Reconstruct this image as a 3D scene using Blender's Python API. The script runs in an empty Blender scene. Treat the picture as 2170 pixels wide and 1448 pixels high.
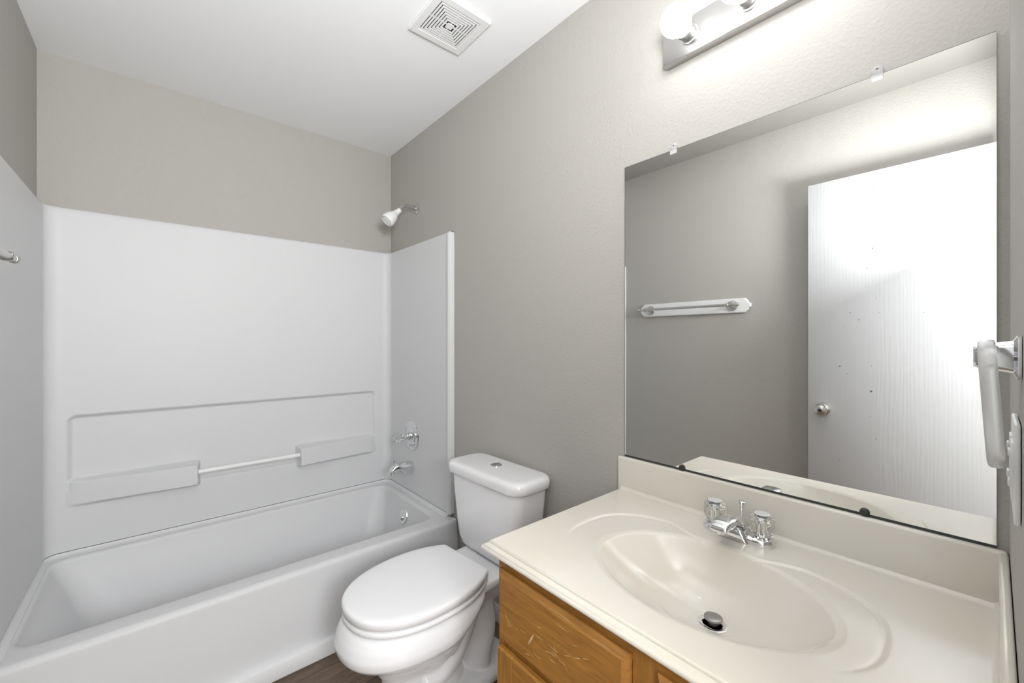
import bpy, bmesh, math, random
from mathutils import Vector, Matrix
random.seed(4)
C = bpy.context.scene.collection
PI = math.pi
# ------------------------------------------------------------ camera, light, exposure
XR, XL, YB, YN, ZC = 1.148, -0.376, 2.546, -0.018, 2.438
cd = bpy.data.cameras.new('camera'); cam = bpy.data.objects.new('camera', cd); C.objects.link(cam)
cam.location = (0, 0, 1.248); cam.rotation_euler = (PI/2, 0, -math.radians(40.6))
cd.sensor_width = 36; cd.lens = 36*875.5/2170; cd.shift_y = -4/2170; cd.clip_start = 0.01
bpy.context.scene.camera = cam
vs = bpy.context.scene.view_settings
vs.view_transform = 'Standard'; vs.look = 'None'; vs.exposure = -0.03; vs.gamma = 1; vs.use_curve_mapping = False
w = bpy.data.worlds.new('world'); bpy.context.scene.world = w; w.use_nodes = True
w.node_tree.nodes['Background'].inputs[0].default_value = (0.9, 0.95, 1, 1)
w.node_tree.nodes['Background'].inputs[1].default_value = 0.3
BULB = 14.0
def area(name, loc, rot, sx, sy, power, col):
    l = bpy.data.lights.new(name, 'AREA'); l.shape = 'RECTANGLE'; l.size = sx; l.size_y = sy; l.energy = power; l.color = col
    o = bpy.data.objects.new(name, l); C.objects.link(o); o.location = loc; o.rotation_euler = rot; return o
# unseen fill lights added: two behind the camera, one aimed at the ceiling
l = bpy.data.lights.new('hallway_fill', 'POINT'); l.energy = 54; l.shadow_soft_size = .25; l.color = (.975, .985, 1)
o = bpy.data.objects.new('hallway_fill', l); C.objects.link(o); o.location = (-.02, -.6, 1.5)
l = bpy.data.lights.new('hallway_far_fill', 'POINT'); l.energy = 78; l.shadow_soft_size = .25; l.color = (.975, .985, 1)
o = bpy.data.objects.new('hallway_far_fill', l); C.objects.link(o); o.location = (0, -1.2, 1.55)
o = area('ceiling_bounce_fill', (.11, .0, 1.70), (0, 0, 0), .34, .24, 23.5, (.98, .99, 1)); o.data.spread = math.radians(180); o.rotation_euler = Vector((.08, .65, 1)).to_track_quat('-Z', 'Y').to_euler()

# ------------------------------------------------------------ materials
def mat(name, col, rough=0.5, metal=0, trans=0, ior=1.5, coat=0, emit=None, estr=0, spec=0.5):
    m = bpy.data.materials.new(name); m.use_nodes = True
    b = m.node_tree.nodes['Principled BSDF']
    b.inputs['Base Color'].default_value = (*col, 1); b.inputs['Roughness'].default_value = rough
    b.inputs['Metallic'].default_value = metal; b.inputs['IOR'].default_value = ior
    b.inputs['Transmission Weight'].default_value = trans; b.inputs['Coat Weight'].default_value = coat
    b.inputs['Specular IOR Level'].default_value = spec
    if emit: b.inputs['Emission Color'].default_value = (*emit, 1); b.inputs['Emission Strength'].default_value = estr
    return m
def nd(m, t, **k):
    n = m.node_tree.nodes.new(t)
    for a, v in k.items():
        if a.startswith('i_'): n.inputs[a[2:].replace('_', ' ')].default_value = v
        else: setattr(n, a, v)
    return n
def coords(m, scale=(1, 1, 1)):
    tc = nd(m, 'ShaderNodeTexCoord'); mp = nd(m, 'ShaderNodeMapping'); mp.inputs['Scale'].default_value = scale
    m.node_tree.links.new(tc.outputs['Object'], mp.inputs['Vector']); return mp.outputs[0]
def bump(m, scale, dist, strength=1, detail=3, vec=(1, 1, 1), rng=None):
    L = m.node_tree.links; n = nd(m, 'ShaderNodeTexNoise'); n.inputs['Scale'].default_value = scale; n.inputs['Detail'].default_value = detail
    L.new(coords(m, vec), n.inputs['Vector']); out = n.outputs['Fac']
    if rng:
        r = nd(m, 'ShaderNodeMapRange', interpolation_type='SMOOTHSTEP'); r.inputs['From Min'].default_value = rng[0]; r.inputs['From Max'].default_value = rng[1]
        L.new(out, r.inputs['Value']); out = r.outputs[0]
    b = nd(m, 'ShaderNodeBump'); b.inputs['Distance'].default_value = dist; b.inputs['Strength'].default_value = strength
    L.new(out, b.inputs['Height']); L.new(b.outputs[0], m.node_tree.nodes['Principled BSDF'].inputs['Normal'])
    return n
WALLC = (0.445, 0.430, 0.399)
M = {}
M['wall'] = mat('wall_paint', WALLC, 0.6, spec=0.3); bump(M['wall'], 120, 0.0008, 0.5, 3, (1, 1, 1), (0.40, 0.66))
M['ceil'] = mat('ceiling_paint', (0.91, 0.915, 0.925), 0.8, spec=0.2); bump(M['ceil'], 60, 0.001, 0.3)
M['ceilband'] = mat('ceiling_band_shaded', (.27, .258, .238), 0.7, spec=0.2)  # darker than the wall paint: dim light put into the colour
M['white'] = mat('white_paint', (0.82, 0.82, 0.83), 0.4)
M['gel'] = mat('gelcoat_white', (0.68, 0.684, 0.692), 0.48, spec=0.3)
M['porc'] = mat('porcelain', (0.86, 0.86, 0.87), 0.07, coat=0.3)
M['seatp'] = mat('seat_plastic', (0.87, 0.87, 0.88), 0.25)
M['chrome'] = mat('chrome', (0.78, 0.79, 0.80), 0.08, metal=1)
M['nickel'] = mat('brushed_nickel', (0.62, 0.61, 0.60), 0.28, metal=1)
M['platem'] = mat('satin_nickel_plate', (0.48, 0.475, 0.465), 0.38, metal=1)
M['mirror'] = mat('mirror_silver', (0.93, 0.945, 0.935), 0.0, metal=1)
M['dark'] = mat('dark_metal', (0.03, 0.035, 0.03), 0.4)
M['ringa'] = mat('milky_clear_acrylic', (0.96, 0.96, 0.955), 0.22, trans=.7, ior=1.3)
M['capm'] = mat('silver_cap', (0.80, 0.81, 0.82), 0.35, metal=.4)
M['black'] = mat('black_void', (0.01, 0.01, 0.01), 0.8)
M['hole'] = mat('nail_hole', (0.12, 0.11, 0.10), 0.8)
M['clear'] = mat('clear_acrylic', (0.99, 0.99, 0.985), 0.05, trans=1, ior=1.33)
M['bulb'] = mat('lit_bulb_glass', (1, 1, 1), 0.3, emit=(1, 0.99, 0.98), estr=BULB)
M['plast'] = mat('white_plastic', (0.84, 0.84, 0.83), 0.3)
M['grille'] = mat('grille_plastic', (0.82, 0.82, 0.82), 0.4)
M['scr'] = mat('bare_wood_scratch', (0.62, 0.45, 0.24), 0.6)
M['stop'] = mat('worn_stopper_metal', (0.36, 0.35, 0.34), 0.4, metal=0.9)
# cultured marble: cream with soft cloudiness
m = M['marble'] = mat('cream_cultured_marble', (0.72, 0.68, 0.58), 0.18, coat=0.2); L = m.node_tree.links
n = nd(m, 'ShaderNodeTexNoise'); n.inputs['Scale'].default_value = 5; n.inputs['Detail'].default_value = 3; L.new(coords(m), n.inputs['Vector'])
r = nd(m, 'ShaderNodeValToRGB'); r.color_ramp.elements[0].position = 0.35; r.color_ramp.elements[0].color = (0.72, 0.672, 0.585, 1)
r.color_ramp.elements[1].position = 0.7; r.color_ramp.elements[1].color = (0.745, 0.718, 0.652, 1)
L.new(n.outputs['Fac'], r.inputs[0]); L.new(r.outputs[0], m.node_tree.nodes['Principled BSDF'].inputs['Base Color'])
# oak
def oak(name, stretch):
    m = mat(name, (0.4, 0.2, 0.06), 0.33, coat=0.15); L = m.node_tree.links; P = m.node_tree.nodes['Principled BSDF']
    n = nd(m, 'ShaderNodeTexNoise'); n.inputs['Scale'].default_value = 22; n.inputs['Detail'].default_value = 6; n.inputs['Roughness'].default_value = 0.62
    n.inputs['Distortion'].default_value = 0.5
    L.new(coords(m, stretch), n.inputs['Vector'])
    n2 = nd(m, 'ShaderNodeTexNoise'); n2.inputs['Scale'].default_value = 5; L.new(coords(m), n2.inputs['Vector'])
    mx = nd(m, 'ShaderNodeMath', operation='MULTIPLY_ADD'); mx.inputs[1].default_value = 0.5; L.new(n2.outputs['Fac'], mx.inputs[0]); L.new(n.outputs['Fac'], mx.inputs[2])
    r = nd(m, 'ShaderNodeValToRGB'); e = r.color_ramp.elements
    e[0].position = 0.5; e[0].color = (0.22, 0.095, 0.020, 1); e[1].position = 0.95; e[1].color = (0.40, 0.185, 0.038, 1)
    L.new(mx.outputs[0], r.inputs[0]); L.new(r.outputs[0], P.inputs['Base Color'])
    b = nd(m, 'ShaderNodeBump'); b.inputs['Distance'].default_value = 0.0004; b.inputs['Strength'].default_value = 0.4
    L.new(n.outputs['Fac'], b.inputs['Height']); L.new(b.outputs[0], P.inputs['Normal'])
    return m
M['oak'] = oak('honey_oak_horizontal', (5, 0.5, 5)); M['oakv'] = oak('honey_oak_vertical', (5, 5, 0.5))
# vinyl plank floor
m = M['floor'] = mat('brown_vinyl_plank', (0.1, 0.07, 0.05), 0.4); L = m.node_tree.links; P = m.node_tree.nodes['Principled BSDF']
br = nd(m, 'ShaderNodeTexBrick', offset=0.37); br.inputs['Scale'].default_value = 1; br.inputs['Brick Width'].default_value = 1.2; br.inputs['Row Height'].default_value = 0.15
br.inputs['Mortar Size'].default_value = 0.0015; br.inputs['Color1'].default_value = (0.8, 0.8, 0.8, 1); br.inputs['Color2'].default_value = (1.2, 1.2, 1.2, 1); br.inputs['Mortar'].default_value = (0.3, 0.3, 0.3, 1)
L.new(coords(m), br.inputs['Vector'])
n = nd(m, 'ShaderNodeTexNoise'); n.inputs['Scale'].default_value = 9; n.inputs['Detail'].default_value = 8; n.inputs['Roughness'].default_value = 0.65; n.inputs['Distortion'].default_value = 1.0
L.new(coords(m, (0.8, 5, 1)), n.inputs['Vector'])
r = nd(m, 'ShaderNodeValToRGB'); e = r.color_ramp.elements; e[0].position = 0.33; e[0].color = (0.075, 0.047, 0.030, 1); e[1].position = 0.7; e[1].color = (0.23, 0.165, 0.115, 1)
L.new(n.outputs['Fac'], r.inputs[0])
mx = nd(m, 'ShaderNodeMix', data_type='RGBA', blend_type='MULTIPLY'); mx.inputs[0].default_value = 1
L.new(r.outputs[0], mx.inputs[6]); L.new(br.outputs['Color'], mx.inputs[7]); L.new(mx.outputs[2], P.inputs['Base Color'])
# embossed white door: wood grain only in bump
m = M['door'] = mat('white_embossed_door', (0.50, 0.503, 0.51), 0.62, spec=0.15); L = m.node_tree.links
wv = nd(m, 'ShaderNodeTexWave', wave_type='BANDS', bands_direction='Y'); wv.inputs['Scale'].default_value = 22; wv.inputs['Distortion'].default_value = 9
wv.inputs['Detail'].default_value = 3; wv.inputs['Detail Scale'].default_value = 0.7
L.new(coords(m, (1, 1, 0.12)), wv.inputs['Vector'])
b = nd(m, 'ShaderNodeBump'); b.inputs['Distance'].default_value = 0.0006; b.inputs['Strength'].default_value = 0.22
L.new(wv.outputs['Fac'], b.inputs['Height']); L.new(b.outputs[0], m.node_tree.nodes['Principled BSDF'].inputs['Normal'])

# ------------------------------------------------------------ mesh helpers
ORG = {}
def empty(name, loc, rot=0):
    o = bpy.data.objects.new(name, None); C.objects.link(o); o.location = loc; o.rotation_euler = (0, 0, rot)
    o.empty_display_size = 0.05
    ORG[o.name] = Vector((0, 0, 0)) if rot else Vector(loc); return o
def tag(o, label, cat, group=None):
    o['label'] = label; o['category'] = cat
    if group: o['group'] = group
    return o
class MB:
    def __init__(s): s.v = []; s.f = []; s.mi = []
    def add(s, v, f, mi=0):
        b = len(s.v); s.v += [tuple(p) for p in v]; s.f += [tuple(i+b for i in q) for q in f]; s.mi += [mi]*len(f); return s
    def box(s, lo, hi, mi=0, bev=0, seg=2):
        bm = bmesh.new(); bmesh.ops.create_cube(bm, size=1)
        for v in bm.verts: v.co = Vector([(lo[i]+hi[i])/2 + v.co[i]*(hi[i]-lo[i]) for i in range(3)])
        if bev: bmesh.ops.bevel(bm, geom=bm.edges[:], offset=bev, segments=seg, profile=0.5, affect='EDGES')
        bm.verts.index_update(); s.add([v.co for v in bm.verts], [[v.index for v in f.verts] for f in bm.faces], mi); bm.free(); return s
    def loft(s, rings, cap0=True, cap1=True, mi=0, close=True):
        n = len(rings[0]); v = [p for r in rings for p in r]; f = []
        for i in range(len(rings)-1):
            for j in range(n if close else n-1):
                k = (j+1) % n; f.append((i*n+j, i*n+k, (i+1)*n+k, (i+1)*n+j))
        if cap0: f.append(tuple(range(n-1, -1, -1)))
        if cap1: f.append(tuple((len(rings)-1)*n+j for j in range(n)))
        return s.add(v, f, mi)
    def lathe(s, prof, org, axis, seg=40, mi=0, cap0=True, cap1=True, flute=None):
        a = Vector(axis).normalized(); t = Vector((0, 0, 1)) if abs(a.z) < .9 else Vector((1, 0, 0))
        u = a.cross(t).normalized(); w_ = a.cross(u); org = Vector(org); rings = []
        for q in prof:
            r, h = q[0], q[1]; fl = q[2] if len(q) > 2 else 0
            rings.append([org + a*h + (u*math.cos(2*PI*j/seg) + w_*math.sin(2*PI*j/seg))*(r*(1+fl*(1 if j % 2 else -1))) for j in range(seg)])
        return s.loft(rings, cap0, cap1, mi)
    def tube(s, pts, rad, seg=20, mi=0, sy=1.0):
        pts = [Vector(p) for p in pts]; rings = []; up = None
        for i, p in enumerate(pts):
            d = (pts[min(i+1, len(pts)-1)]-pts[max(i-1, 0)]).normalized()
            if up is None:
                up = Vector((0, 0, 1)) if abs(d.z) < .9 else Vector((1, 0, 0))
            u = d.cross(up).normalized(); up = u.cross(d).normalized(); r = rad[i] if hasattr(rad, '__len__') else rad
            rings.append([p + (u*math.cos(2*PI*j/seg)*sy + up*math.sin(2*PI*j/seg))*r for j in range(seg)])
        return s.loft(rings, True, True, mi)
    def build(s, name, mats, parent=None, smooth=True, angle=35, org=None, bev=0, kind=None, recalc=True):
        if parent is not None: o0 = ORG[parent.name]
        elif org is not None: o0 = Vector(org)
        else:
            xs = [p[0] for p in s.v]; ys = [p[1] for p in s.v]; zs = [p[2] for p in s.v]
            o0 = Vector(((min(xs)+max(xs))/2, (min(ys)+max(ys))/2, min(zs)))
        me = bpy.data.meshes.new(name); me.from_pydata([tuple(Vector(p)-o0) for p in s.v], [], s.f)
        if not isinstance(mats, (list, tuple)): mats = [mats]
        for m_ in mats: me.materials.append(m_)
        me.polygons.foreach_set('material_index', s.mi)
        if recalc:
            bm = bmesh.new(); bm.from_mesh(me); bmesh.ops.recalc_face_normals(bm, faces=bm.faces); bm.to_mesh(me); bm.free()
        if smooth:
            me.polygons.foreach_set('use_smooth', [True]*len(me.polygons)); me.set_sharp_from_angle(angle=math.radians(angle))
        me.update(); o = bpy.data.objects.new(name, me); C.objects.link(o)
        if parent is not None: o.parent = parent; ORG[o.name] = o0
        else: o.location = o0; ORG[o.name] = o0
        if bev:
            md = o.modifiers.new('bevel', 'BEVEL'); md.width = bev; md.segments = 3; md.limit_method = 'ANGLE'; md.angle_limit = math.radians(40)
        if kind: o['kind'] = kind
        return o
def sm(a, b, x):
    t = max(0, min(1, (x-a)/(b-a))); return t*t*(3-2*t)
def rrect(x0, x1, y0, y1, r, z, n=8):
    p = []
    for cx, cy, a0 in ((x1-r, y1-r, 0), (x0+r, y1-r, PI/2), (x0+r, y0+r, PI), (x1-r, y0+r, 1.5*PI)):
        for k in range(n+1):
            a = a0 + PI/2*k/n; p.append((cx+r*math.cos(a), cy+r*math.sin(a), z))
    return p
def spline(pts, n=8):
    pts = [Vector(p) for p in pts]; out = []
    for i in range(len(pts)-1):
        p0, p1, p2, p3 = pts[max(i-1, 0)], pts[i], pts[i+1], pts[min(i+2, len(pts)-1)]
        for k in range(n):
            t = k/n; out.append(0.5*((2*p1)+(p2-p0)*t+(2*p0-5*p1+4*p2-p3)*t*t+(3*p1-p0-3*p2+p3)*t**3))
    out.append(pts[-1]); return out

# ------------------------------------------------------------ room shell
T = 0.10
def struct(name, lo, hi, m_, **k): return MB().box(lo, hi).build(name, m_, smooth=False, org=(0, 0, 0), kind='structure', **k)
struct('floor', (XL-.6, -1.75, -0.05), (XR+.3, YB+T, 0), M['floor'])
struct('ceiling', (XL-T, YN-T, ZC), (XR+T, YB+T, ZC+.08), M['ceil'])
struct('wall_right', (XR, YN-T, 0), (XR+T, YB+T, ZC), M['wall'])
struct('wall_left', (XL-T, YN-T, 0), (XL, YB+T, ZC), M['wall'])
struct('wall_back', (XL, YB, 0), (XR, YB+T, ZC), M['wall'])
DX0, DX1, DZ = -0.325, 0.42, 2.06        # doorway in the near wall
mb = MB().box((DX1, YN-T, 0), (XR, YN, ZC)).box((XL, YN-T, 0), (DX0, YN, ZC)).box((DX0, YN-T, DZ), (DX1, YN, ZC))
mb.build('wall_near', M['wall'], smooth=False, org=(0, 0, 0), kind='structure')
# assumed painted band on ceiling along left wall, dim light darkened into its colour
struct('ceiling_shade_band', (XL, YN, ZC-.003), (XL+.30, 1.80, ZC), M['ceilband'])
# jamb lining of the doorway
mb = MB().box((DX1-.018, YN-T, 0), (DX1, YN-.001, DZ)).box((DX0, YN-T, 0), (DX0+.018, YN-.001, DZ)).box((DX0, YN-T, DZ-.018), (DX1, YN-.001, DZ))
mb.build('trim_2', M['white'], smooth=False, org=(0, 0, 0), kind='structure')
mb = MB().box((XR-.012, 0.80, 0), (XR, 1.785, .075), bev=.003); mb.build('baseboard_right', M['white'], org=(0, 0, 0), kind='structure')
mb = MB().box((XL, 0.02, 0), (XL+.012, 1.72, .075), bev=.003); mb.build('baseboard_left', M['white'], org=(0, 0, 0), kind='structure')
# hallway beyond the doorway
HW = mat('hallway_paint', (0.55, 0.54, 0.52), 0.7)
struct('wall_hallway', (XL-.6, -1.75, 0), (XR+.3, -1.65, ZC), HW)
struct('wall_hallway_left', (XL-.6, -1.65, 0), (XL-.5, YN-T, ZC), HW)
struct('wall_hallway_right', (XR+.2, -1.65, 0), (XR+.3, YN-T, ZC), HW)
struct('ceiling_hallway', (XL-.6, -1.75, ZC), (XR+.3, YN-T, ZC+.08), M['ceil'])

# ------------------------------------------------------------ door (open flat along the left wall)
DF = -0.27
d = empty('door_1', (-0.2875, YN+.008, 0.012)); d['kind'] = 'structure'
mb = MB().box((DF-.035, YN+.006, .012), (DF, .626, 2.042), bev=.0015)
for y, z, s in ((.372, 1.955, 1), (.46, 2.032, .8), (.347, 1.838, .7), (.282, 1.823, 1), (.372, 1.678, 1.5), (.393, 1.585, 1), (.359, 1.443, .8), (.455, 1.379, 1),
                (.349, 1.374, .7), (.2, 1.367, .7), (.422, 1.343, 1.1), (.478, 1.311, .9), (.495, 1.117, 1.6), (.376, 1.123, .9), (.467, 1.081, 1), (.377, 1.004, 2.2),
                (.381, .886, .8), (.36, .782, 1), (.497, .652, .8)):
    mb.lathe([(.0022*s, 0), (.0018*s, .0006)], (DF-.0001, y, z), (1, 0, 0), 8, mi=1)
mb.build('door_panel', [M['door'], M['hole']], d, angle=30)
KY, KZ = .562, .897
k = MB().lathe([(.001, .062), (.010, .0625), (.016, .060), (.0245, .056), (.027, .047), (.025, .036), (.016, .028), (.012, .022), (.0125, .014), (.03, .010), (.033, .005), (.033, 0)][::-1], (DF, KY, KZ), (1, 0, 0), 40)
kn = k.build('door_knob', M['nickel'], d)
MB().lathe([(.009, .0), (.009, .0025), (.004, .0025), (.004, .004)], (DF+.0615, KY, KZ), (1, 0, 0), 24).build('knob_button', M['dark'], kn)
MB().box((DF-.028, .6255, KZ-.028), (DF-.007, .6275, KZ+.028)).build('latch_plate', M['nickel'], d, smooth=False)
for hz in (.25, 1.03, 1.80):
    MB().box((DF-.036, YN+.001, hz-.045), (DF-.001, YN+.0065, hz+.045)).lathe([(.006, 0), (.006, .09)], (DF+.004, YN+.004, hz-.045), (0, 0, 1), 16).build('hinge', M['nickel'], d, angle=30)

# ------------------------------------------------------------ tub surround
SI = .025     # panel thickness
sur = empty('tub_surround', ((XL+XR)/2, 2.4, .363))
tag(sur, 'glossy white three-sided tub wall panel with moulded shelves above the bathtub', 'tub surround')
x0, x1, yb, yf, rc = XL+SI, XR-SI, YB-SI, 1.79, .045
path = []   # x, y, nx, ny (into the alcove), back flag
def seg(ax, ay, bx, by, n, nx, ny, fl):
    for i in range(n): t = i/n; path.append((ax+(bx-ax)*t, ay+(by-ay)*t, nx, ny, fl))
path.append((XL+.001, yf, 0, -1, 0)); path.append((XL+.020, yf, 0, -1, 0))
for i in range(5): a = PI/2*i/5; path.append((x0-.005+.005*math.sin(a), yf+.005-.005*math.cos(a), math.sin(a), -math.cos(a), 0))
seg(x0, yf+.005, x0, yf+.08, 16, 1, 0, 2); seg(x0, yf+.08, x0, yb-rc, 12, 1, 0, 0)
for i in range(8): a = PI/2*i/8; path.append((x0+rc-rc*math.cos(a), yb-rc+rc*math.sin(a), math.cos(a), -math.sin(a), 0))
seg(x0+rc, yb, x1-rc, yb, 380, 0, -1, 1)
for i in range(8): a = PI/2*i/8; path.append((x1-rc+rc*math.sin(a), yb-rc+rc*math.cos(a), -math.sin(a), -math.cos(a), 0))
seg(x1, yb-rc, x1, yf+.08, 12, -1, 0, 0); seg(x1, yf+.08, x1, yf+.005, 16, -1, 0, 2)
for i in range(6): a = PI/2*i/5; path.append((x1+.005-.005*math.cos(a), yf+.005-.005*math.sin(a), -math.cos(a), -math.sin(a), 0))
path.append((XR-.020, yf, 0, -1, 0)); path.append((XR-.001, yf, 0, -1, 0))
zs = [.363, .364, .37] + [.38+.02*i for i in range(7)] + [.515+.003*i for i in range(145)] + [.96+.04*i for i in range(20)] + [1.775, 1.785, 1.791, 1.796, 1.799, 1.800]
def rr_sd(x, z, ax, bx, az, bz, r):
    cx, cz = (ax+bx)/2, (az+bz)/2; qx, qz = abs(x-cx)-(bx-ax)/2+r, abs(z-cz)-(bz-az)/2+r
    return math.hypot(max(qx, 0), max(qz, 0))+min(max(qx, qz), 0)-r
def backd(x, z):
    # recess
    sd = min(rr_sd(x, z, -.285, 1.03, .60, .925, .025), 9)
    if .14 < x < .60: sd = min(sd, rr_sd(x, z, .10, .64, .565, .70, .004))
    v = -.019*sm(.007, -.013, sd)
    def block(xo, xi, zb, zt, out):
        t = (x-xo)/(xi-xo)
        if t < -0.03 or t > 1.03: return 0
        tt = max(0, min(1, t)); p = out*(tt**.8)
        ed = sm(1.02, .985, t)
        top = sm(zt+.010, zt-.006, z); bot = sm(zb-.010, zb+.008, z)
        base = .014*sm(.0, .02, tt) if z > .572 else 0
        return ((p+.004*sm(0, .1, tt))*top*bot*ed, top*bot*ed*sm(0, .04, tt))
    for args in ((-.292, .150, .550, .652, .050), (1.037, .592, .550, .652, .050)):
        r_ = block(*args)
        if r_: v = v*(1-r_[1]) + r_[0]
    return v
def curv(x): return 0
v = []; f = []
for (px, py, nx, ny, fl) in path:
    for z in zs:
        dd = 0
        if fl == 1 and .5 < z < .96: dd = backd(px, z)
        if fl == 2: dd = .006*(1-sm(yf+.028, yf+.036, py))
        if z > 1.775: q = (z-1.775)/.025; dd += -(.010)*(1-math.sqrt(max(0, 1-q*q)))
        if fl in (0, 1, 2) and abs(ny) != 1 or fl == 1: pass
        v.append((px+nx*dd, py+ny*dd, z))
nz = len(zs)
for i in range(len(path)-1):
    for j in range(nz-1): f.append((i*nz+j, i*nz+j+1, (i+1)*nz+j+1, (i+1)*nz+j))
# top return to the wall
b = len(v)
for (px, py, nx, ny, fl) in path:
    v.append((min(max(px-nx*(SI-.001), XL+.001), XR-.001), min(py-ny*(SI-.001), YB-.001), 1.800)); 
for i in range(len(path)-1): f.append((i*nz+nz-1, b+i, b+i+1, (i+1)*nz+nz-1))
mb = MB(); mb.add(v, f); mb.build('wall_panel', M['gel'], sur, angle=50)
mb = MB().tube([(.148, 2.488, .612), (.594, 2.488, .612)], .011, 16); mb.build('shelf_towel_bar', M['plast'], sur)

# ------------------------------------------------------------ bathtub
tub = empty('bathtub', ((XL+XR)/2, 2.15, 0)); tag(tub, 'white alcove bathtub with plain front apron beside the toilet', 'bathtub')
X0, X1, Y0, Y1 = XL+.003, XR-.003, 1.759, YB-.003
N = 10
def ring(x0, x1, y0, y1, r, z): return rrect(x0, x1, y0, y1, r, z, N)
R = []
R.append(ring(X0, X1, Y0-.030, Y1, .004, .0)); R.append(ring(X0, X1, Y0-.022, Y1, .004, .12)); R.append(ring(X0, X1, Y0-.008, Y1, .004, .25)); R.append(ring(X0, X1, Y0, Y1, .004, .318))
for i in range(1, 8):
    a = PI/2*i/7; R.append(ring(X0, X1, Y0+.022*(1-math.cos(a)), Y1, .004, .323+.022*math.sin(a)))
ix0, ix1, iy0, iy1 = -.322, 1.065, 1.862, 2.475
R.append(ring(ix0-.024, ix1+.022, iy0-.03, iy1+.018, .06, .345))
for i in range(1, 7):
    a = PI/2*i/6; o = .022*(1-math.sin(a)); R.append(ring(ix0-o*1.1, ix1+o, iy0-o*1.1, iy1+o*.7, .06+o, .323+.022*math.cos(a)))
bx0, bx1, by0, by1 = -.20, 1.00, 1.93, 2.40
for t in (.15, .3, .5, .7, .85):
    zz = .323-(.323-.08)*t; s_ = t**.9
    R.append(ring(ix0+(bx0-ix0)*(s_), ix1+(bx1-ix1)*t, iy0+(by0-iy0)*t, iy1+(by1-iy1)*t, .06+.04*t, zz))
for i in range(1, 6):
    a = PI/2*i/5; o = .04*(math.sin(a)); dz = .04*(1-math.cos(a))
    R.append(ring(bx0-.035+.035+o*.9-.0, bx1-o, by0+o*.9, by1-o, .10, .08-.01-dz*.6))
R.append(ring(bx0+.30, bx1-.2, by0+.12, by1-.12, .06, .040))
mb = MB().loft(R, True, True)
mb.build('tub_shell', M['gel'], tub, angle=60)
# raised tiling flange round three sides, below the panel seam
fl = []
def flg(pts, nx_, ny_):
    rings = []
    for (px, py, nx, ny) in pts:
        prof = [(-.022, .344), (.0, .344), (.016, .345), (.008, .3475), (.003, .352), (.001, .357), (0, .3605), (-.002, .3605), (-.022, .3605)]
        prof = [(-.022, .342), (.018, .342), (.018, .3455), (.009, .3475), (.003, .352), (.001, .357), (0, .3600), (-.022, .3600)]
        rings.append([(px+nx*a, py+ny*a, z) for a, z in prof])
    return rings
pp = [(p[0], p[1], p[2], p[3]) for p in path if abs(p[3]) < 1 or p[4] == 1]
pp = [q for q in pp if q[1] > yf+.02][::1]
pp = [q for i, q in enumerate(pp) if not (q[3] == -1 and i % 20)]
mb = MB().loft(flg(pp, 0, 0), True, True); mb.build('wall_flange', M['gel'], tub, angle=60)
# overflow plate on the drain end wall
oc = MB().lathe([(.041, -.004), (.042, .003), (.039, .008), (.027, .010), (.014, .0085), (.001, .009)], (1.0475, 2.150, .258), (-1, 0, .25), 40)
ov = oc.build('overflow_plate', M['chrome'], tub)
MB().box((1.026, 2.147, .240), (1.040, 2.153, .258), bev=.002).build('trip_lever', M['nickel'], ov)
# floor trim along the apron
tr = MB().box((XL+.012, 1.706, 0), (XR-.013, 1.740, .060), bev=.004).build('trim_3', M['white'], org=(0, 0, 0), kind='structure')

# ------------------------------------------------------------ shower fittings
s = empty('shower', (XR, 2.19, 2.01)); tag(s, 'white shower head on a bent chrome arm above the tub panel', 'shower head')
MB().lathe([(.031, 0), (.031, .003), (.026, .008), (.014, .011), (.0135, .013)], (XR, 2.19, 2.01), (-1, 0, 0), 40).build('escutcheon', M['nickel'], s)
arm = spline([(XR-.002, 2.19, 2.01), (1.115, 2.19, 2.013), (1.085, 2.19, 2.014), (1.062, 2.19, 2.006), (1.046, 2.19, 1.990), (1.034, 2.19, 1.974)], 6)
MB().tube(arm, .0095, 20).build('shower_arm', M['nickel'], s)
ax = Vector((-.63, 0, -.62)).normalized(); o0 = Vector((1.038, 2.19, 1.980))
h = MB().lathe([(.0135, -.002), (.0150, .004), (.0140, .016), (.010, .019), (.0165, .020), (.018, .026), (.018, .034), (.0225, .040), (.031, .058), (.0365, .078), (.0385, .094), (.0385, .101), (.036, .105), (.033, .106), (.0325, .103)], o0, ax, 48, cap1=False).build('head_body', M['plast'], s)
MB().lathe([(.0328, .100), (.030, .104), (.020, .1035), (.019, .105), (.001, .106)], o0, ax, 48).build('spray_face', M['white'], h)

s = empty('shower_valve', (x1, 2.205, .69)); tag(s, 'round chrome shower valve with clear knob above the tub spout', 'valve')
MB().lathe([(.085, 0), (.086, .003), (.083, .007), (.070, .008), (.068, .006), (.052, .006), (.050, .010), (.047, .012), (.024, .013)], (x1, 2.205, .69), (-1, 0, 0), 64).build('escutcheon', M['chrome'], s)
MB().lathe([(.024, .008), (.024, .030), (.0215, .033), (.0215, .056), (.015, .060), (.013, .066)], (x1, 2.205, .69), (-1, 0, 0), 40).build('sleeve', M['chrome'], s)
kb = MB().lathe([(.013, .064), (.019, .066), (.0235, .072, .05), (.0255, .085, .06), (.0245, .100, .05), (.020, .108, .02), (.001, .109)], (x1, 2.205, .69), (-1, 0, 0), 16).build('valve_knob', M['clear'], s, angle=20)
MB().lathe([(.007, .063), (.007, .100), (.010, .1005), (.010, .103)], (x1, 2.205, .69), (-1, 0, 0), 20).build('knob_stem', M['chrome'], kb)

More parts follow.
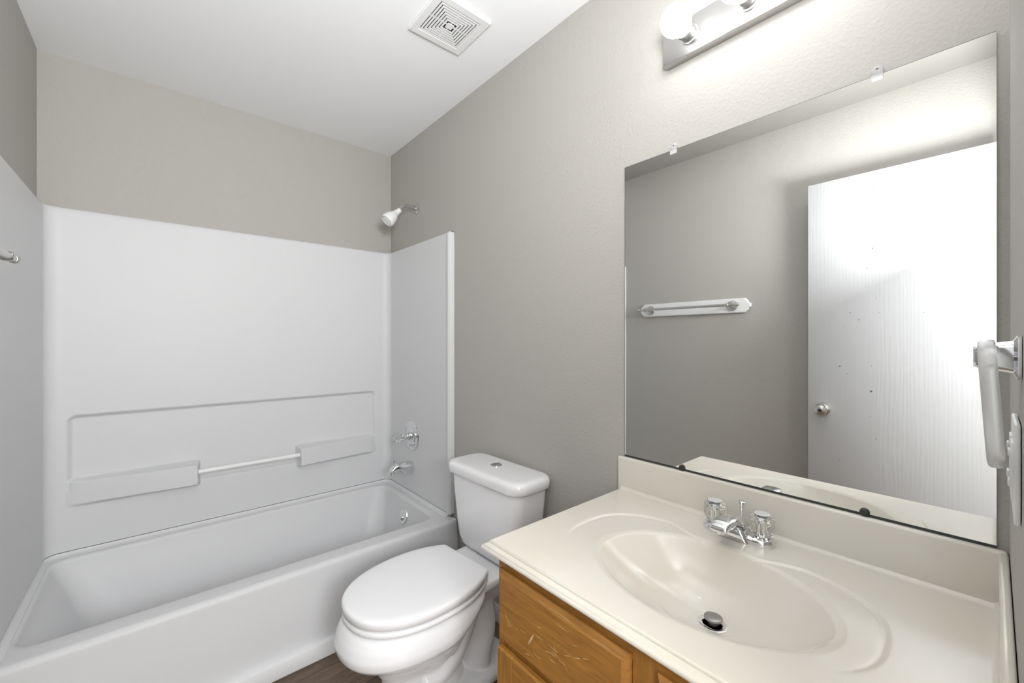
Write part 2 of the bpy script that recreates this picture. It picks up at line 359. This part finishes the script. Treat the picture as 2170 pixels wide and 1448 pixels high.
s = empty('tub_spout', (x1, 2.205, .505)); tag(s, 'chrome tub spout with a pull-up diverter below the valve', 'spout')
Rg = []
for (u, zt, zb, hw) in ((0, .542, .476, .030), (.008, .545, .473, .032), (.04, .547, .474, .031), (.065, .547, .480, .029), (.082, .546, .492, .027), (.094, .544, .500, .0255), (.106, .540, .499, .024), (.120, .532, .496, .022), (.132, .520, .494, .020), (.139, .508, .493, .018), (.142, .500, .493, .016)):
    q = []
    for j in range(28):
        a = 2*PI*j/28; ca, sa = math.cos(a), math.sin(a)
        q.append((x1-u, 2.205+hw*math.copysign(abs(ca)**.8, ca), (zt+zb)/2+(zt-zb)/2*math.copysign(abs(sa)**.8, sa)))
    Rg.append(q)
mb = MB().loft(Rg); sp = mb.build('spout_body', M['chrome'], s, angle=50)
MB().tube([(x1-.122, 2.205, .500), (x1-.122, 2.205, .487)], [.017, .0165], 24).build('spout_outlet', M['chrome'], s)
MB().lathe([(.003, 0), (.003, .020), (.0045, .026), (.0095, .034), (.0095, .037), (.004, .039)], (x1-.113, 2.205, .530), (0, 0, 1), 24).build('diverter_knob', M['chrome'], s)

# ------------------------------------------------------------ toilet (local frame: x = out from wall, y = sideways)
TO = empty('toilet', (XR, 1.325, 0), PI+math.radians(5.2)); tag(TO, 'white two-piece toilet with closed lid between bathtub and vanity', 'toilet')
def egg(uc, af, ab, wd, z, n=64, pw=2.0, pb=2.0):
    p = []
    for j in range(n):
        a = 2*PI*j/n; ca, sa = math.cos(a), math.sin(a); e = 2/(pw if ca > 0 else pb)
        p.append((uc+(af if ca > 0 else ab)*math.copysign(abs(ca)**e, ca), wd*math.copysign(abs(sa)**e, sa), z))
    return p
mb = MB()
def skirt(r_):
    return [(x, y, z+(.368-z)*.82*sm(.47, .27, x) if z < .368 else z) for x, y, z in r_]
mb.loft([skirt(r_) for r_ in [egg(.47, a_, b_, w_, z_, pb=2.5, pw=2.2) for a_, b_, w_, z_ in ((.215, .17, .13, .274), (.242, .195, .160, .275), (.260, .213, .178, .282), (.272, .225, .190, .297),
         (.276, .23, .193, .318), (.268, .23, .189, .345), (.256, .228, .181, .366), (.244, .225, .171, .377))]])
mb.loft([egg(.45, .225, .16, .150, .30), egg(.45, .222, .16, .146, .265), egg(.445, .208, .16, .130, .235), egg(.44, .190, .15, .108, .205), egg(.44, .175, .14, .092, .17)])
mb.loft([egg(.44, .180, .14, .090, .22), egg(.45, .155, .14, .078, .15), egg(.45, .150, .14, .076, .08), egg(.44, .165, .16, .083, .035), egg(.43, .19, .2, .100, .015), egg(.43, .20, .2, .106, 0)])
mb.loft([egg(.26, .26, .17, .125, 0, pw=2.6, pb=2.6), egg(.26, .26, .17, .125, .022, pw=2.6, pb=2.6), egg(.26, .25, .16, .118, .034, pw=2.6, pb=2.6), egg(.26, .22, .14, .10, .040)])
# rear deck carrying the tank
mb.loft([rrect(.03, .34, -.08, .08, .03, .27), rrect(.025, .34, -.105, .105, .03, .315), rrect(.02, .36, -.128, .128, .03, .345), rrect(.02, .37, -.138, .138, .03, .362), rrect(.02, .37, -.136, .136, .028, .380), rrect(.024, .366, -.13, .13, .025, .385)])
# trapway relief
tp = spline([(.50, 0, .12), (.43, 0, .115), (.36, 0, .15), (.315, 0, .22), (.275, 0, .285), (.235, 0, .29), (.212, 0, .22), (.215, 0, .14), (.235, 0, .075), (.24, 0, .01)], 6)
mb.tube(tp, .052, 28, sy=1.78)
bo = mb.build('bowl', M['porc'], TO, angle=180)
rm = bo.modifiers.new('remesh', 'REMESH'); rm.mode = 'VOXEL'; rm.voxel_size = .0045; rm.use_smooth_shade = True
sm_ = bo.modifiers.new('smooth', 'SMOOTH'); sm_.factor = .5; sm_.iterations = 7
def lidring(off, z, uf=.719, wd=.184, rear=.272, rw=.128):
    uc = .46; af = uf-uc+off; wd = wd+off; rw = rw+off; rear_ = rear-off
    ab = (uc-rear_)/math.sqrt(max(1e-6, 1-(rw/wd)**2)); p = []; n = 44
    tb = math.acos(max(-1, min(1, -(uc-rear_)/ab)))
    for j in range(n+1):
        a = -tb+2*tb*j/n; ca = math.cos(a); sa = math.sin(a); A = af if ca > 0 else ab; e = 2/2.25 if ca > 0 else 1
        p.append((uc+A*math.copysign(abs(ca)**e, ca), wd*math.copysign(abs(sa)**e, sa), z))
    # rounded rear corners and straight rear edge
    (xa, ya, _) = p[-1]; m_ = 8
    q = [(rear_-.003, rw*.985, z)] + [(rear_-.005, rw*(.9-1.8*i/m_), z) for i in range(m_+1)] + [(rear_-.003, -rw*.985, z)]
    return p+q
MB().loft([lidring(-.012, .3795), lidring(-.003, .381), lidring(.001, .385), lidring(.001, .394), lidring(-.003, .399), lidring(-.02, .4005)]).build('seat', M['seatp'], TO, angle=60)
MB().loft([lidring(-.010, .4035), lidring(-.001, .4042), lidring(.002, .4065), lidring(.003, .424), lidring(.0015, .4285), lidring(-.0015, .4315), lidring(-.006, .4332), lidring(-.02, .4345), lidring(-.08, .436)]).build('lid', M['seatp'], TO, angle=60)
for sgn in (-1, 1):
    MB().box((.245, sgn*.075-.022, .384), (.285, sgn*.075+.022, .412), bev=.006).build('hinge', M['seatp'], TO)
def tr_(u0, u1, wd, r, z, bow=0):
    q = rrect(u0, u1, -wd+.008, wd+.008, r, z, 8); tw = math.radians(-3.6)
    return [(.1+(x-.1)*math.cos(tw)-y*math.sin(tw)+.004, (x-.1)*math.sin(tw)+y*math.cos(tw), z) for x, y, z in q]
MB().loft([tr_(.045, .155, .13, .035, .387), tr_(.035, .168, .150, .04, .392), tr_(.028, .176, .168, .04, .405), tr_(.025, .180, .181, .04, .43), tr_(.022, .184, .193, .04, .50), tr_(.020, .188, .204, .04, .60), tr_(.018, .190, .213, .04, .692)]).build('tank', M['porc'], TO, angle=60)
MB().loft([tr_(.012, .200, .216, .055, .688), tr_(.008, .206, .226, .058, .690), tr_(.006, .209, .232, .06, .697), tr_(.006, .210, .233, .06, .718), tr_(.008, .208, .231, .06, .727), tr_(.014, .202, .225, .057, .7335), tr_(.024, .192, .214, .052, .7362), tr_(.04, .175, .20, .045, .737)]).build('tank_lid', M['porc'], TO, angle=60)
fb = MB().lathe([(.0235, 0), (.0235, .003), (.0215, .004), (.0215, .003), (.021, .003)], (.105, 0, .7365), (0, 0, 1), 40).build('flush_button', M['chrome'], TO)
MB().lathe([(.0205, 0), (.0205, .0055), (.018, .0065), (.001, .0065)], (.105, 0, .7365), (0, 0, 1), 40).box((.0845, -.0006, .7428), (.1255, .0006, .7432), mi=1).build('button_cap', [M['nickel'], M['dark']], fb)

# ------------------------------------------------------------ vanity cabinet
FX = .616; CY0, CY1 = -.016, .766; CT = .7472
cab = empty('vanity_cabinet', (.88, .375, 0)); tag(cab, 'worn honey oak vanity cabinet under the cream sink top', 'cabinet')
mb = MB().box((FX+.018, CY1-.016, 0), (XR-.002, CY1, CT)).box((FX+.018, CY0, 0), (XR-.002, CY0+.016, CT)).box((FX+.018, CY0+.016, .09), (XR-.002, CY1-.016, .105)).box((FX+.065, CY0+.016, 0), (FX+.080, CY1-.016, .09)).box((XR-.012, CY0+.016, .105), (XR-.002, CY1-.016, CT))
mb.build('carcass', M['oakv'], cab, smooth=False)
mb = MB()
for y0_, y1_ in ((CY0, CY0+.035), (.352, .402), (CY1-.035, CY1)): mb.box((FX, y0_, .09), (FX+.0185, y1_, CT), bev=.0008, mi=0)
for y0_, y1_ in ((CY0+.035, .352), (.402, CY1-.035)):
    for z0_, z1_ in ((.09, .12), (.525, .575), (.70, CT)): mb.box((FX+.0003, y0_-.001, z0_), (FX+.0182, y1_+.001, z1_), mi=1)
mb.build('face_frame', [M['oakv'], M['oak']], cab, smooth=False)
def beveled(mb, y0_, y1_, z0_, z1_, xf, xb, bv, mi=0):
    rg = []
    for x, i in ((xb, 0), (xb-(xb-xf)*.35, 0), (xf, bv)): rg.append([(x, y0_+i, z0_+i), (x, y1_-i, z0_+i), (x, y1_-i, z1_-i), (x, y0_+i, z1_-i)])
    mb.loft(rg, True, True, mi)
scr = [[(.586, .708), (.552, .709), (.509, .707)], [(.619, .7085), (.595, .707)], [(.471, .706), (.434, .707)], [(.721, .621), (.703, .614)], [(.717, .614), (.699, .609)], [(.722, .628), (.712, .612)],
       [(.716, .604), (.703, .606)], [(.683, .613), (.678, .612)], [(.671, .617), (.651, .618)], [(.625, .631), (.601, .632)],
       [(.586, .633), (.568, .631), (.557, .632)], [(.595, .614), (.577, .619), (.566, .617)], [(.632, .594), (.617, .589), (.604, .592)], [(.56, .618), (.543, .618), (.534, .61)],
       [(.543, .635), (.53, .641)], [(.517, .646), (.502, .652)], [(.497, .656), (.482, .663)], [(.566, .686), (.533, .685)], [(.575, .626), (.560, .622)], [(.582, .606), (.566, .604)], [(.571, .640), (.563, .626)],
       [(.655, .575), (.640, .578)], [(.618, .652), (.604, .655)], [(.52, .668), (.51, .670)]]
thick = [[(.645, .600), (.635, .617), (.628, .629)]]
def strip(mb, pts, wd, x, mi):
    pts = spline([Vector((x, a, b_)) for a, b_ in pts], 5); rg = []; n_ = len(pts)
    for i, p in enumerate(pts):
        dd = (pts[min(i+1, n_-1)]-pts[max(i-1, 0)]).normalized(); pr = Vector((0, -dd.z, dd.y)); ww = wd*(.25+.75*math.sin(PI*(i+.3)/(n_-.4)))*random.uniform(.7, 1.3)
        rg.append([p+pr*ww/2, p-pr*ww/2])
    v_ = [q for r_ in rg for q in r_]; mb.add(v_, [(2*i, 2*i+1, 2*i+3, 2*i+2) for i in range(n_-1)], mi)
for i, (y0_, y1_) in enumerate(((.402, .753), (CY0+.022, .352))):
    mb = MB(); beveled(mb, y0_, y1_, .553, .713, FX-.0175, FX-.0005, .011)
    if i == 0:
        for q in scr: strip(mb, q, .0011, FX-.0178, 1)
        for q in thick: strip(mb, q, .004, FX-.0178, 1)
    dr = mb.build('drawer_front', [M['oak'], M['scr']], cab, smooth=False, recalc=False)
    if i == 0: dr['label'] = 'scratched oak drawer front'
    mb = MB(); za, zb_ = .075, .537; rw_ = .055
    for (a, b_, c, d_) in ((y0_, y0_+rw_, za, zb_), (y1_-rw_, y1_, za, zb_)): mb.box((FX-.0175, a, c), (FX-.0005, b_, d_), bev=.004, mi=0)
    for (c, d_) in ((za, za+rw_), (zb_-rw_, zb_)): mb.box((FX-.0172, y0_+rw_-.006, c+.0003), (FX-.0007, y1_-rw_+.006, d_-.0003), bev=.004, mi=1)
    beveled(mb, y0_+rw_-.004, y1_-rw_+.004, za+rw_-.004, zb_-rw_+.004, FX-.0145, FX-.004, .035, 0)
    mb.build('cabinet_door', [M['oakv'], M['oak']], cab, smooth=False)

# ------------------------------------------------------------ countertop with moulded basin
ZT = .773; top = empty('countertop', (.87, .385, CT)); tag(top, 'cream cultured marble vanity top with moulded oval sink', 'countertop')
TX0, TX1, TY0, TY1 = .600, 1.128, -.012, .776
BX, BY, BA, BB = .828, .385, .158, .217      # basin centre and half sizes (x, y)
DXc, DYc = .868, .378                        # drain
def contour(x, y):      # <0 inside the shallow dished border round the basin
    dy = (y-.402)/.292
    a = .186 if x > .835 else .20
    n_ = 3.0 if x > .835 else 2.05; s_ = (abs(dy)**n_ + abs((x-.835)/a)**n_)**(1/n_) - 1
    d_ = s_*.19
    dip = .040*math.exp(-((y-.405)/.115)**4)
    if x > .84: d_ += dip
    return d_
def topz(x, y):
    z = ZT
    c = contour(x, y); fade = sm(.71, .85, x)
    z -= .003*sm(.003, -.002, c)*fade
    # gentle raised ridge just inside the contour
    
    z -= .0016*math.exp(-(c/.0028)**2)*fade
    e = math.hypot((x-BX)/BA, (y-BY)/BB)
    if e < 1.12:
        t = max(0, 1-e/1.0)
        # shape: steep wall, rounded floor leading to drain
        ex, ey = (x-BX)/BA, (y-BY)/BB
        # shift inner centre to drain as we go down
        k_ = max(0, 1-e); cx = BX+(DXc-BX)*min(1, k_*1.6); cy = BY+(DYc-BY)*min(1, k_*1.6)
        e2 = math.hypot((x-cx)/BA, (y-cy)/BB)
        prof = .76*(1-min(1, e2)**3.0)+.24*(1-min(1, max(.19, e2)))
        dep = .106*prof + .006*sm(.25, 0, e2)
        lip = sm(1.08, .98, e)*.0035
        z -= dep+lip
    if x > TX1-.014: q = (x-(TX1-.014))/.014; z += .014*(1-math.sqrt(max(0, 1-q*q)))
    if y < TY0+.016: q = ((TY0+.016)-y)/.010; q = min(1, q); z += .010*(1-math.sqrt(max(0, 1-q*q)))
    return z
nx_, ny_ = 250, 350; v = []; f = []
for i in range(nx_+1):
    for j in range(ny_+1):
        x = TX0+(TX1-TX0)*i/nx_; y = TY0+(TY1-TY0)*j/ny_; v.append((x, y, topz(x, y)))
for i in range(nx_):
    for j in range(ny_):
        a = i*(ny_+1)+j; f.append((a, a+ny_+1, a+ny_+2, a+1))
mb = MB(); mb.add(v, f)
# ogee edge, front then left end, mitred at the corner
prof = [(0, ZT), (.0016, ZT-.0005), (.0028, ZT-.0020), (.0030, ZT-.0040), (.0014, ZT-.0075), (.0034, ZT-.0090), (.0065, ZT-.0092), (.0110, ZT-.0095), (.0145, ZT-.0110), (.0165, ZT-.0140), (.0170, ZT-.0175), (.0160, ZT-.0210), (.0130, ZT-.0240), (.0100, ZT-.0252), (-.016, ZT-.0255)]
rg = []
for (bx, by, ox, oy) in ((TX0, TY0, -1, 0), (TX0, TY1, -1, 1), (XR-.002, TY1, 0, 1)):
    rg.append([(bx+ox*o_, by+oy*o_, z_) for o_, z_ in prof])
mb.loft(rg, False, False, close=False)
mb.build('counter_basin', M['marble'], top, angle=40, recalc=False)
mb = MB().box((1.126, TY0-.004, ZT-.02), (XR-.0015, .791, .873), bev=.005, seg=3); mb.build('backsplash', M['marble'], top)
mb = MB().box((.600, YN+.001, ZT-.02), (1.128, YN+.013, .873), bev=.004, seg=3); mb.build('side_splash', M['marble'], top)

# drain
zd = topz(DXc, DYc)
dn = empty('sink_drain', (DXc, DYc, zd)); tag(dn, 'round metal pop-up drain at the bottom of the sink', 'drain')
MB().lathe([(.0285, .000), (.0285, .0022), (.026, .0035), (.020, .0028), (.0185, .0002)], (DXc, DYc, zd+.001), (0, 0, 1), 48, cap0=False, cap1=False).build('drain_flange', M['chrome'], dn)
MB().lathe([(.0186, .0016), (.001, .0016)], (DXc, DYc, zd+.0005), (0, 0, 1), 40).build('drain_opening', M['black'], dn)
MB().lathe([(.010, .001), (.0105, .008), (.0165, .010), (.0180, .0125), (.0175, .0155), (.014, .017), (.001, .0178)], (DXc+.002, DYc-.001, zd+.001), (.03, 0, 1), 40).build('stopper', M['stop'], dn)

# ------------------------------------------------------------ faucet
FXc, FYc = 1.066, .404
fc = empty('faucet', (FXc, FYc, ZT)); tag(fc, 'chrome centerset sink faucet with two clear knobs', 'faucet')
def stad(hx, hy, z, n=14):   # stadium outline long in y
    p = []
    for k_ in range(n+1): a = PI*k_/n; p.append((FXc+hx*math.cos(a), FYc+hy-hx+hx*math.sin(a), z))
    for k_ in range(n+1): a = PI+PI*k_/n; p.append((FXc+hx*math.cos(a), FYc-hy+hx+hx*math.sin(a), z))
    return p
MB().loft([stad(.0265, .080, ZT), stad(.027, .0805, ZT+.003), stad(.0268, .080, ZT+.010), stad(.0245, .0775, ZT+.0145), stad(.021, .073, ZT+.0165), stad(.014, .066, ZT+.017)]).build('base_plate', M['chrome'], fc, angle=60)
# spout: hump over the middle of the base reaching over the basin
Rg = []
for (dx, zt, zb, hw) in ((-.024, ZT+.022, ZT+.006, .012), (-.020, ZT+.034, ZT+.006, .019), (-.006, ZT+.046, ZT+.006, .0225), (.012, ZT+.054, ZT+.010, .0235), (.030, ZT+.060, ZT+.024, .0225), (.050, ZT+.0635, ZT+.036, .022), (.070, ZT+.0645, ZT+.042, .022), (.090, ZT+.0635, ZT+.043, .0215), (.102, ZT+.060, ZT+.042, .0205), (.110, ZT+.054, ZT+.041, .019), (.1125, ZT+.048, ZT+.042, .015)):
    q = []
    for j in range(32):
        a = 2*PI*j/32; ca, sa = math.cos(a), math.sin(a); pw = .62
        q.append((FXc-dx, FYc+hw*math.copysign(abs(ca)**pw, ca), (zt+zb)/2+(zt-zb)/2*math.copysign(abs(sa)**pw, sa)))
    Rg.append(q)
MB().loft(Rg).build('spout', M['chrome'], fc, angle=60)
Rg = []
for (z, hw, d0, d1) in ((ZT+.001, .036, -.018, .032), (ZT+.012, .030, -.018, .032), (ZT+.022, .024, -.016, .030), (ZT+.034, .019, -.012, .024)):
    Rg.append([(p_[0], p_[1], z) for p_ in rrect(FXc-d1, FXc-d0, FYc-hw, FYc+hw, .012, z)])
MB().loft(Rg).build('spout_body', M['chrome'], fc, angle=60)
MB().lathe([(.009, 0), (.009, .010), (.0075, .011)], (FXc-.094, FYc, ZT+.034), (0, 0, 1), 24).build('aerator', M['chrome'], fc)
for sg in (1, -1):
    cy = FYc+sg*.0535
    MB().lathe([(.019, .014), (.019, .018), (.014, .0205), (.012, .026)], (FXc, cy, ZT), (0, 0, 1), 32).build('handle_collar', M['chrome'], fc)
    kk = MB().lathe([(.012, .0215), (.0200, .0225), (.0225, .027, .03), (.0240, .038, .04), (.0245, .050, .04), (.0250, .058, .02), (.0240, .065, .0), (.0185, .070), (.0175, .0695), (.001, .0692)], (FXc, cy, ZT), (0, 0, 1), 48).build('handle', M['clear'], fc, angle=25)
    kk['label'] = 'clear ribbed acrylic knob'
    MB().lathe([(.0165, .0702), (.0165, .0712), (.012, .0722), (.001, .0724)], (FXc, cy, ZT), (0, 0, 1), 32).build('handle_cap', M['capm'], kk)
    MB().lathe([(.0055, .022), (.0055, .054), (.008, .056), (.0145, .0665), (.0145, .0705), (.013, .0712)], (FXc, cy, ZT), (0, 0, 1), 24).build('handle_core', M['chrome'], kk)
MB().tube([(FXc+.027, FYc, ZT+.010), (FXc+.027, FYc, ZT+.062)], .0025, 12).lathe([(.0032, .050), (.0045, .056), (.0042, .066), (.0085, .074), (.009, .0765), (.005, .078)], (FXc+.027, FYc, ZT), (0, 0, 1), 24).build('lift_rod', M['chrome'], fc)

# ------------------------------------------------------------ mirror
mi = empty('wall_mirror', (XR, .386, .875)); tag(mi, 'large frameless rectangular mirror on the wall above the sink', 'mirror')
MB().box((XR-.0065, -.003, .8765), (XR-.0015, .773, 1.801), mi=0).build('mirror_glass', M['mirror'], mi, smooth=False)
MB().box((XR-.0072, -.0035, .8735), (XR-.0012, .7735, .8785), bev=.0006).build('bottom_channel', M['dark'], mi, smooth=False)
MB().box((XR-.0064, .773, .8785), (XR-.0016, .7742, 1.801)).box((XR-.0064, -.003, 1.801), (XR-.0016, .7742, 1.8020)).build('mirror_edge', mat('mirror_edge_green', (.10, .12, .11), .3), mi, smooth=False)
for y in (.608, .159):
    c = MB().box((XR-.0095, y-.010, 1.790), (XR-.0068, y+.010, 1.803), bev=.001).box((XR-.0095, y-.010, 1.8025), (XR-.001, y+.010, 1.812), bev=.001).lathe([(.010, 0), (.010, .004), (.008, .005)], (XR-.0008, y, 1.812), (-1, 0, 0), 20).build('top_clip', M['ringa'], mi)
    MB().lathe([(.0025, .0), (.0025, .002)], (XR-.0055, y, 1.813), (-1, 0, 0), 12).build('clip_screw', M['dark'], c)
for y in (.582, .179):
    MB().lathe([(.008, 0), (.0085, .003), (.006, .006), (.001, .0068)], (XR-.0066, y, .881), (-1, 0, 0), 24).build('bottom_clip', M['dark'], mi)

# ------------------------------------------------------------ vanity light
LZ = 2.094
vl = empty('vanity_light', (XR, .397, 2.043)); tag(vl, 'brushed metal bar light with globe bulbs above the mirror', 'light fixture')
MB().box((1.120, .167, 2.043), (XR-.001, .629, 2.145), bev=.0015).build('back_plate', M['platem'], vl)
for y in (.549, .397, .245):
    so = MB().lathe([(.0255, 0), (.0255, .004), (.0215, .005), (.0215, .022), (.0240, .0225), (.0240, .036), (.0225, .036), (.0205, .024), (.010, .022)], (1.120, y, LZ), (-1, 0, 0), 40).build('socket', M['nickel'], vl)
    pr = [(.0125, .024), (.0135, .034), (.0165, .040)]
    for k_ in range(11):
        a = math.radians(155-k_*15.4); pr.append((max(.0006, .040*math.sin(a)), .078-.040*math.cos(a)))
    MB().lathe(pr, (1.120, y, LZ), (-1, 0, 0), 24).build('globe_bulb', M['bulb'], vl)

# ------------------------------------------------------------ ceiling exhaust vent
ve = empty('ceiling_vent', (.834, 1.336, ZC)); tag(ve, 'square white exhaust fan grille on the ceiling above the toilet', 'vent')
vx, vy, hh, zl = .834, 1.334, .112, ZC-.0125
mb = MB()
def sqr(h_, z): return [(vx-h_, vy-h_, z), (vx+h_, vy-h_, z), (vx+h_, vy+h_, z), (vx-h_, vy+h_, z)]
mb.loft([sqr(hh-.002, ZC-.0005), sqr(hh, zl+.003), sqr(hh-.002, zl), sqr(.085, zl), sqr(.083, zl+.003), sqr(.083, ZC-.001)], False, False)
mb.build('grille_frame', M['grille'], ve, smooth=False)
MB().box((vx-.083, vy-.083, ZC-.0015), (vx+.083, vy+.083, ZC-.0008)).build('vent_opening', M['black'], ve, smooth=False)
mb = MB(); h_ = .0805
while h_ > .020:
    mb.loft([sqr(h_, zl+.0032), sqr(h_, zl+.0005), sqr(h_-.0064, zl+.0005), sqr(h_-.0064, zl+.0032), sqr(h_, zl+.0032)], False, False); h_ -= .0107
mb.box((vx-.0135, vy-.0135, zl+.0005), (vx+.0135, vy+.0135, zl+.0035), bev=.001)
for a, b_ in (((-.083, -.0015), (.083, .0015)), ((-.0015, -.083), (.0015, .083))): mb.box((vx+a[0], vy+a[1], zl+.0033), (vx+b_[0], vy+b_[1], ZC-.004))
mb.build('louvers', M['grille'], ve, smooth=False)

# ------------------------------------------------------------ towel bar on the left wall
tb = empty('towel_bar', (XL, 1.29, 1.453)); tag(tb, 'metal towel bar on a white backing board on the left wall', 'towel bar')
ol = [(.94, -.012), (.94, .012), (.952, .018), (.958, .043), (.963, .0435), (1.625, .0435), (1.632, .036), (1.655, .014), (1.655, -.014), (1.632, -.036), (1.625, -.0435), (.963, -.0435), (.958, -.043), (.952, -.018)]
ol = [(.930, -.010), (.930, .010), (.942, .016), (.944, .026), (.962, .0435), (1.628, .0435), (1.655, .020), (1.655, -.020), (1.628, -.0435), (.962, -.0435), (.944, -.026), (.942, -.016)]
rg = []
for x, ins in ((XL+.001, 0), (XL+.014, 0), (XL+.018, .004)):
    rg.append([(x, 1.2925+(y-1.2925)*(1-ins/.36), 1.453+z*(1-ins/.0435)) for y, z in ol])
MB().loft(rg).build('backing_board', M['white'], tb, smooth=False)
BXr = XL+.098
for y in (1.03, 1.575):
    MB().lathe([(.031, 0), (.031, .004), (.027, .010), (.016, .014), (.010, .026), (.0085, .045), (.0085, .065), (.012, .070), (.013, .080), (.010, .088), (.004, .091)], (XL+.018, y, 1.453), (1, 0, 0), 32).build('post', M['nickel'], tb)
MB().tube([(BXr, .985, 1.453), (BXr, 1.615, 1.453)], .0080, 20).build('rod', M['nickel'], tb)
for y, sg in ((1.612, 1), (.988, -1)):
    MB().lathe([(.0085, 0), (.0105, .002), (.0105, .005), (.009, .007), (.0112, .011), (.0115, .016), (.009, .022), (.004, .025), (.001, .0255)], (BXr, y, 1.453), (0, sg, 0), 28).build('finial', M['nickel'], tb)

# ------------------------------------------------------------ towel ring on the near wall
TXc = .655
trg = empty('towel_ring', (TXc, YN, 1.232)); tag(trg, 'chrome towel holder with clear acrylic ring on the near wall', 'towel ring')
rg = []
for y, hx, hz in ((YN+.0005, .026, .0225), (YN+.003, .026, .0225), (YN+.0055, .021, .0170), (YN+.016, .0195, .0150), (YN+.029, .019, .0125), (YN+.032, .017, .011)):
    rg.append([(p_[0], y, p_[1]) for p_ in rrect(TXc-hx, TXc+hx, 1.2315-hz, 1.2315+hz*.9, .006, 0, 4)])
MB().loft(rg).build('bracket', M['chrome'], trg, angle=40)
MB().lathe([(.003, 0), (.003, .060)], (TXc-.030, YN+.0235, 1.229), (1, 0, 0), 16).lathe([(.005, 0), (.005, .004)], (TXc-.033, YN+.0235, 1.229), (1, 0, 0), 16).build('pivot_pin', M['nickel'], trg)
c_ = rrect(TXc-.058, TXc+.058, -.108, 0.006, .022, 0, 8); pts = []
tilt = math.radians(3.3)
for x, zz, _ in c_: pts.append((x, YN+.0225+zz*math.sin(tilt), 1.2365+zz*math.cos(tilt)))
n_ = len(pts); rg = []
for i in range(n_):
    p = Vector(pts[i]); dd = (Vector(pts[(i+1) % n_])-Vector(pts[i-1])).normalized(); nv = Vector((0, math.cos(tilt), -math.sin(tilt))); sd = dd.cross(nv)
    rg.append([p+nv*.0062*math.copysign(abs(math.cos(a))**.7, math.cos(a))+sd*.0055*math.copysign(abs(math.sin(a))**.7, math.sin(a)) for a in [2*PI*j/12 for j in range(12)]])
rg.append(rg[0]); MB().loft(rg, False, False).build('ring', M['ringa'], trg, angle=60)

# ------------------------------------------------------------ outlet on the near wall
ou = empty('wall_outlet', (.70, YN, 1.113)); tag(ou, 'white electrical cover plate on the near wall below the towel ring', 'outlet')
mb = MB().box((.648, YN+.0005, 1.062), (.752, YN+.005, 1.163), bev=.002); mb.build('cover_plate', M['plast'], ou)
for x in (.677, .723):
    dv = MB().box((x-.0165, YN+.004, 1.083), (x+.0165, YN+.0068, 1.143), bev=.001).build('rocker', M['plast'], ou)
    for z in (1.127, 1.096): MB().box((x-.008, YN+.0063, z), (x+.008, YN+.0088, z+.007), bev=.0008).build('button', M['plast'], dv)
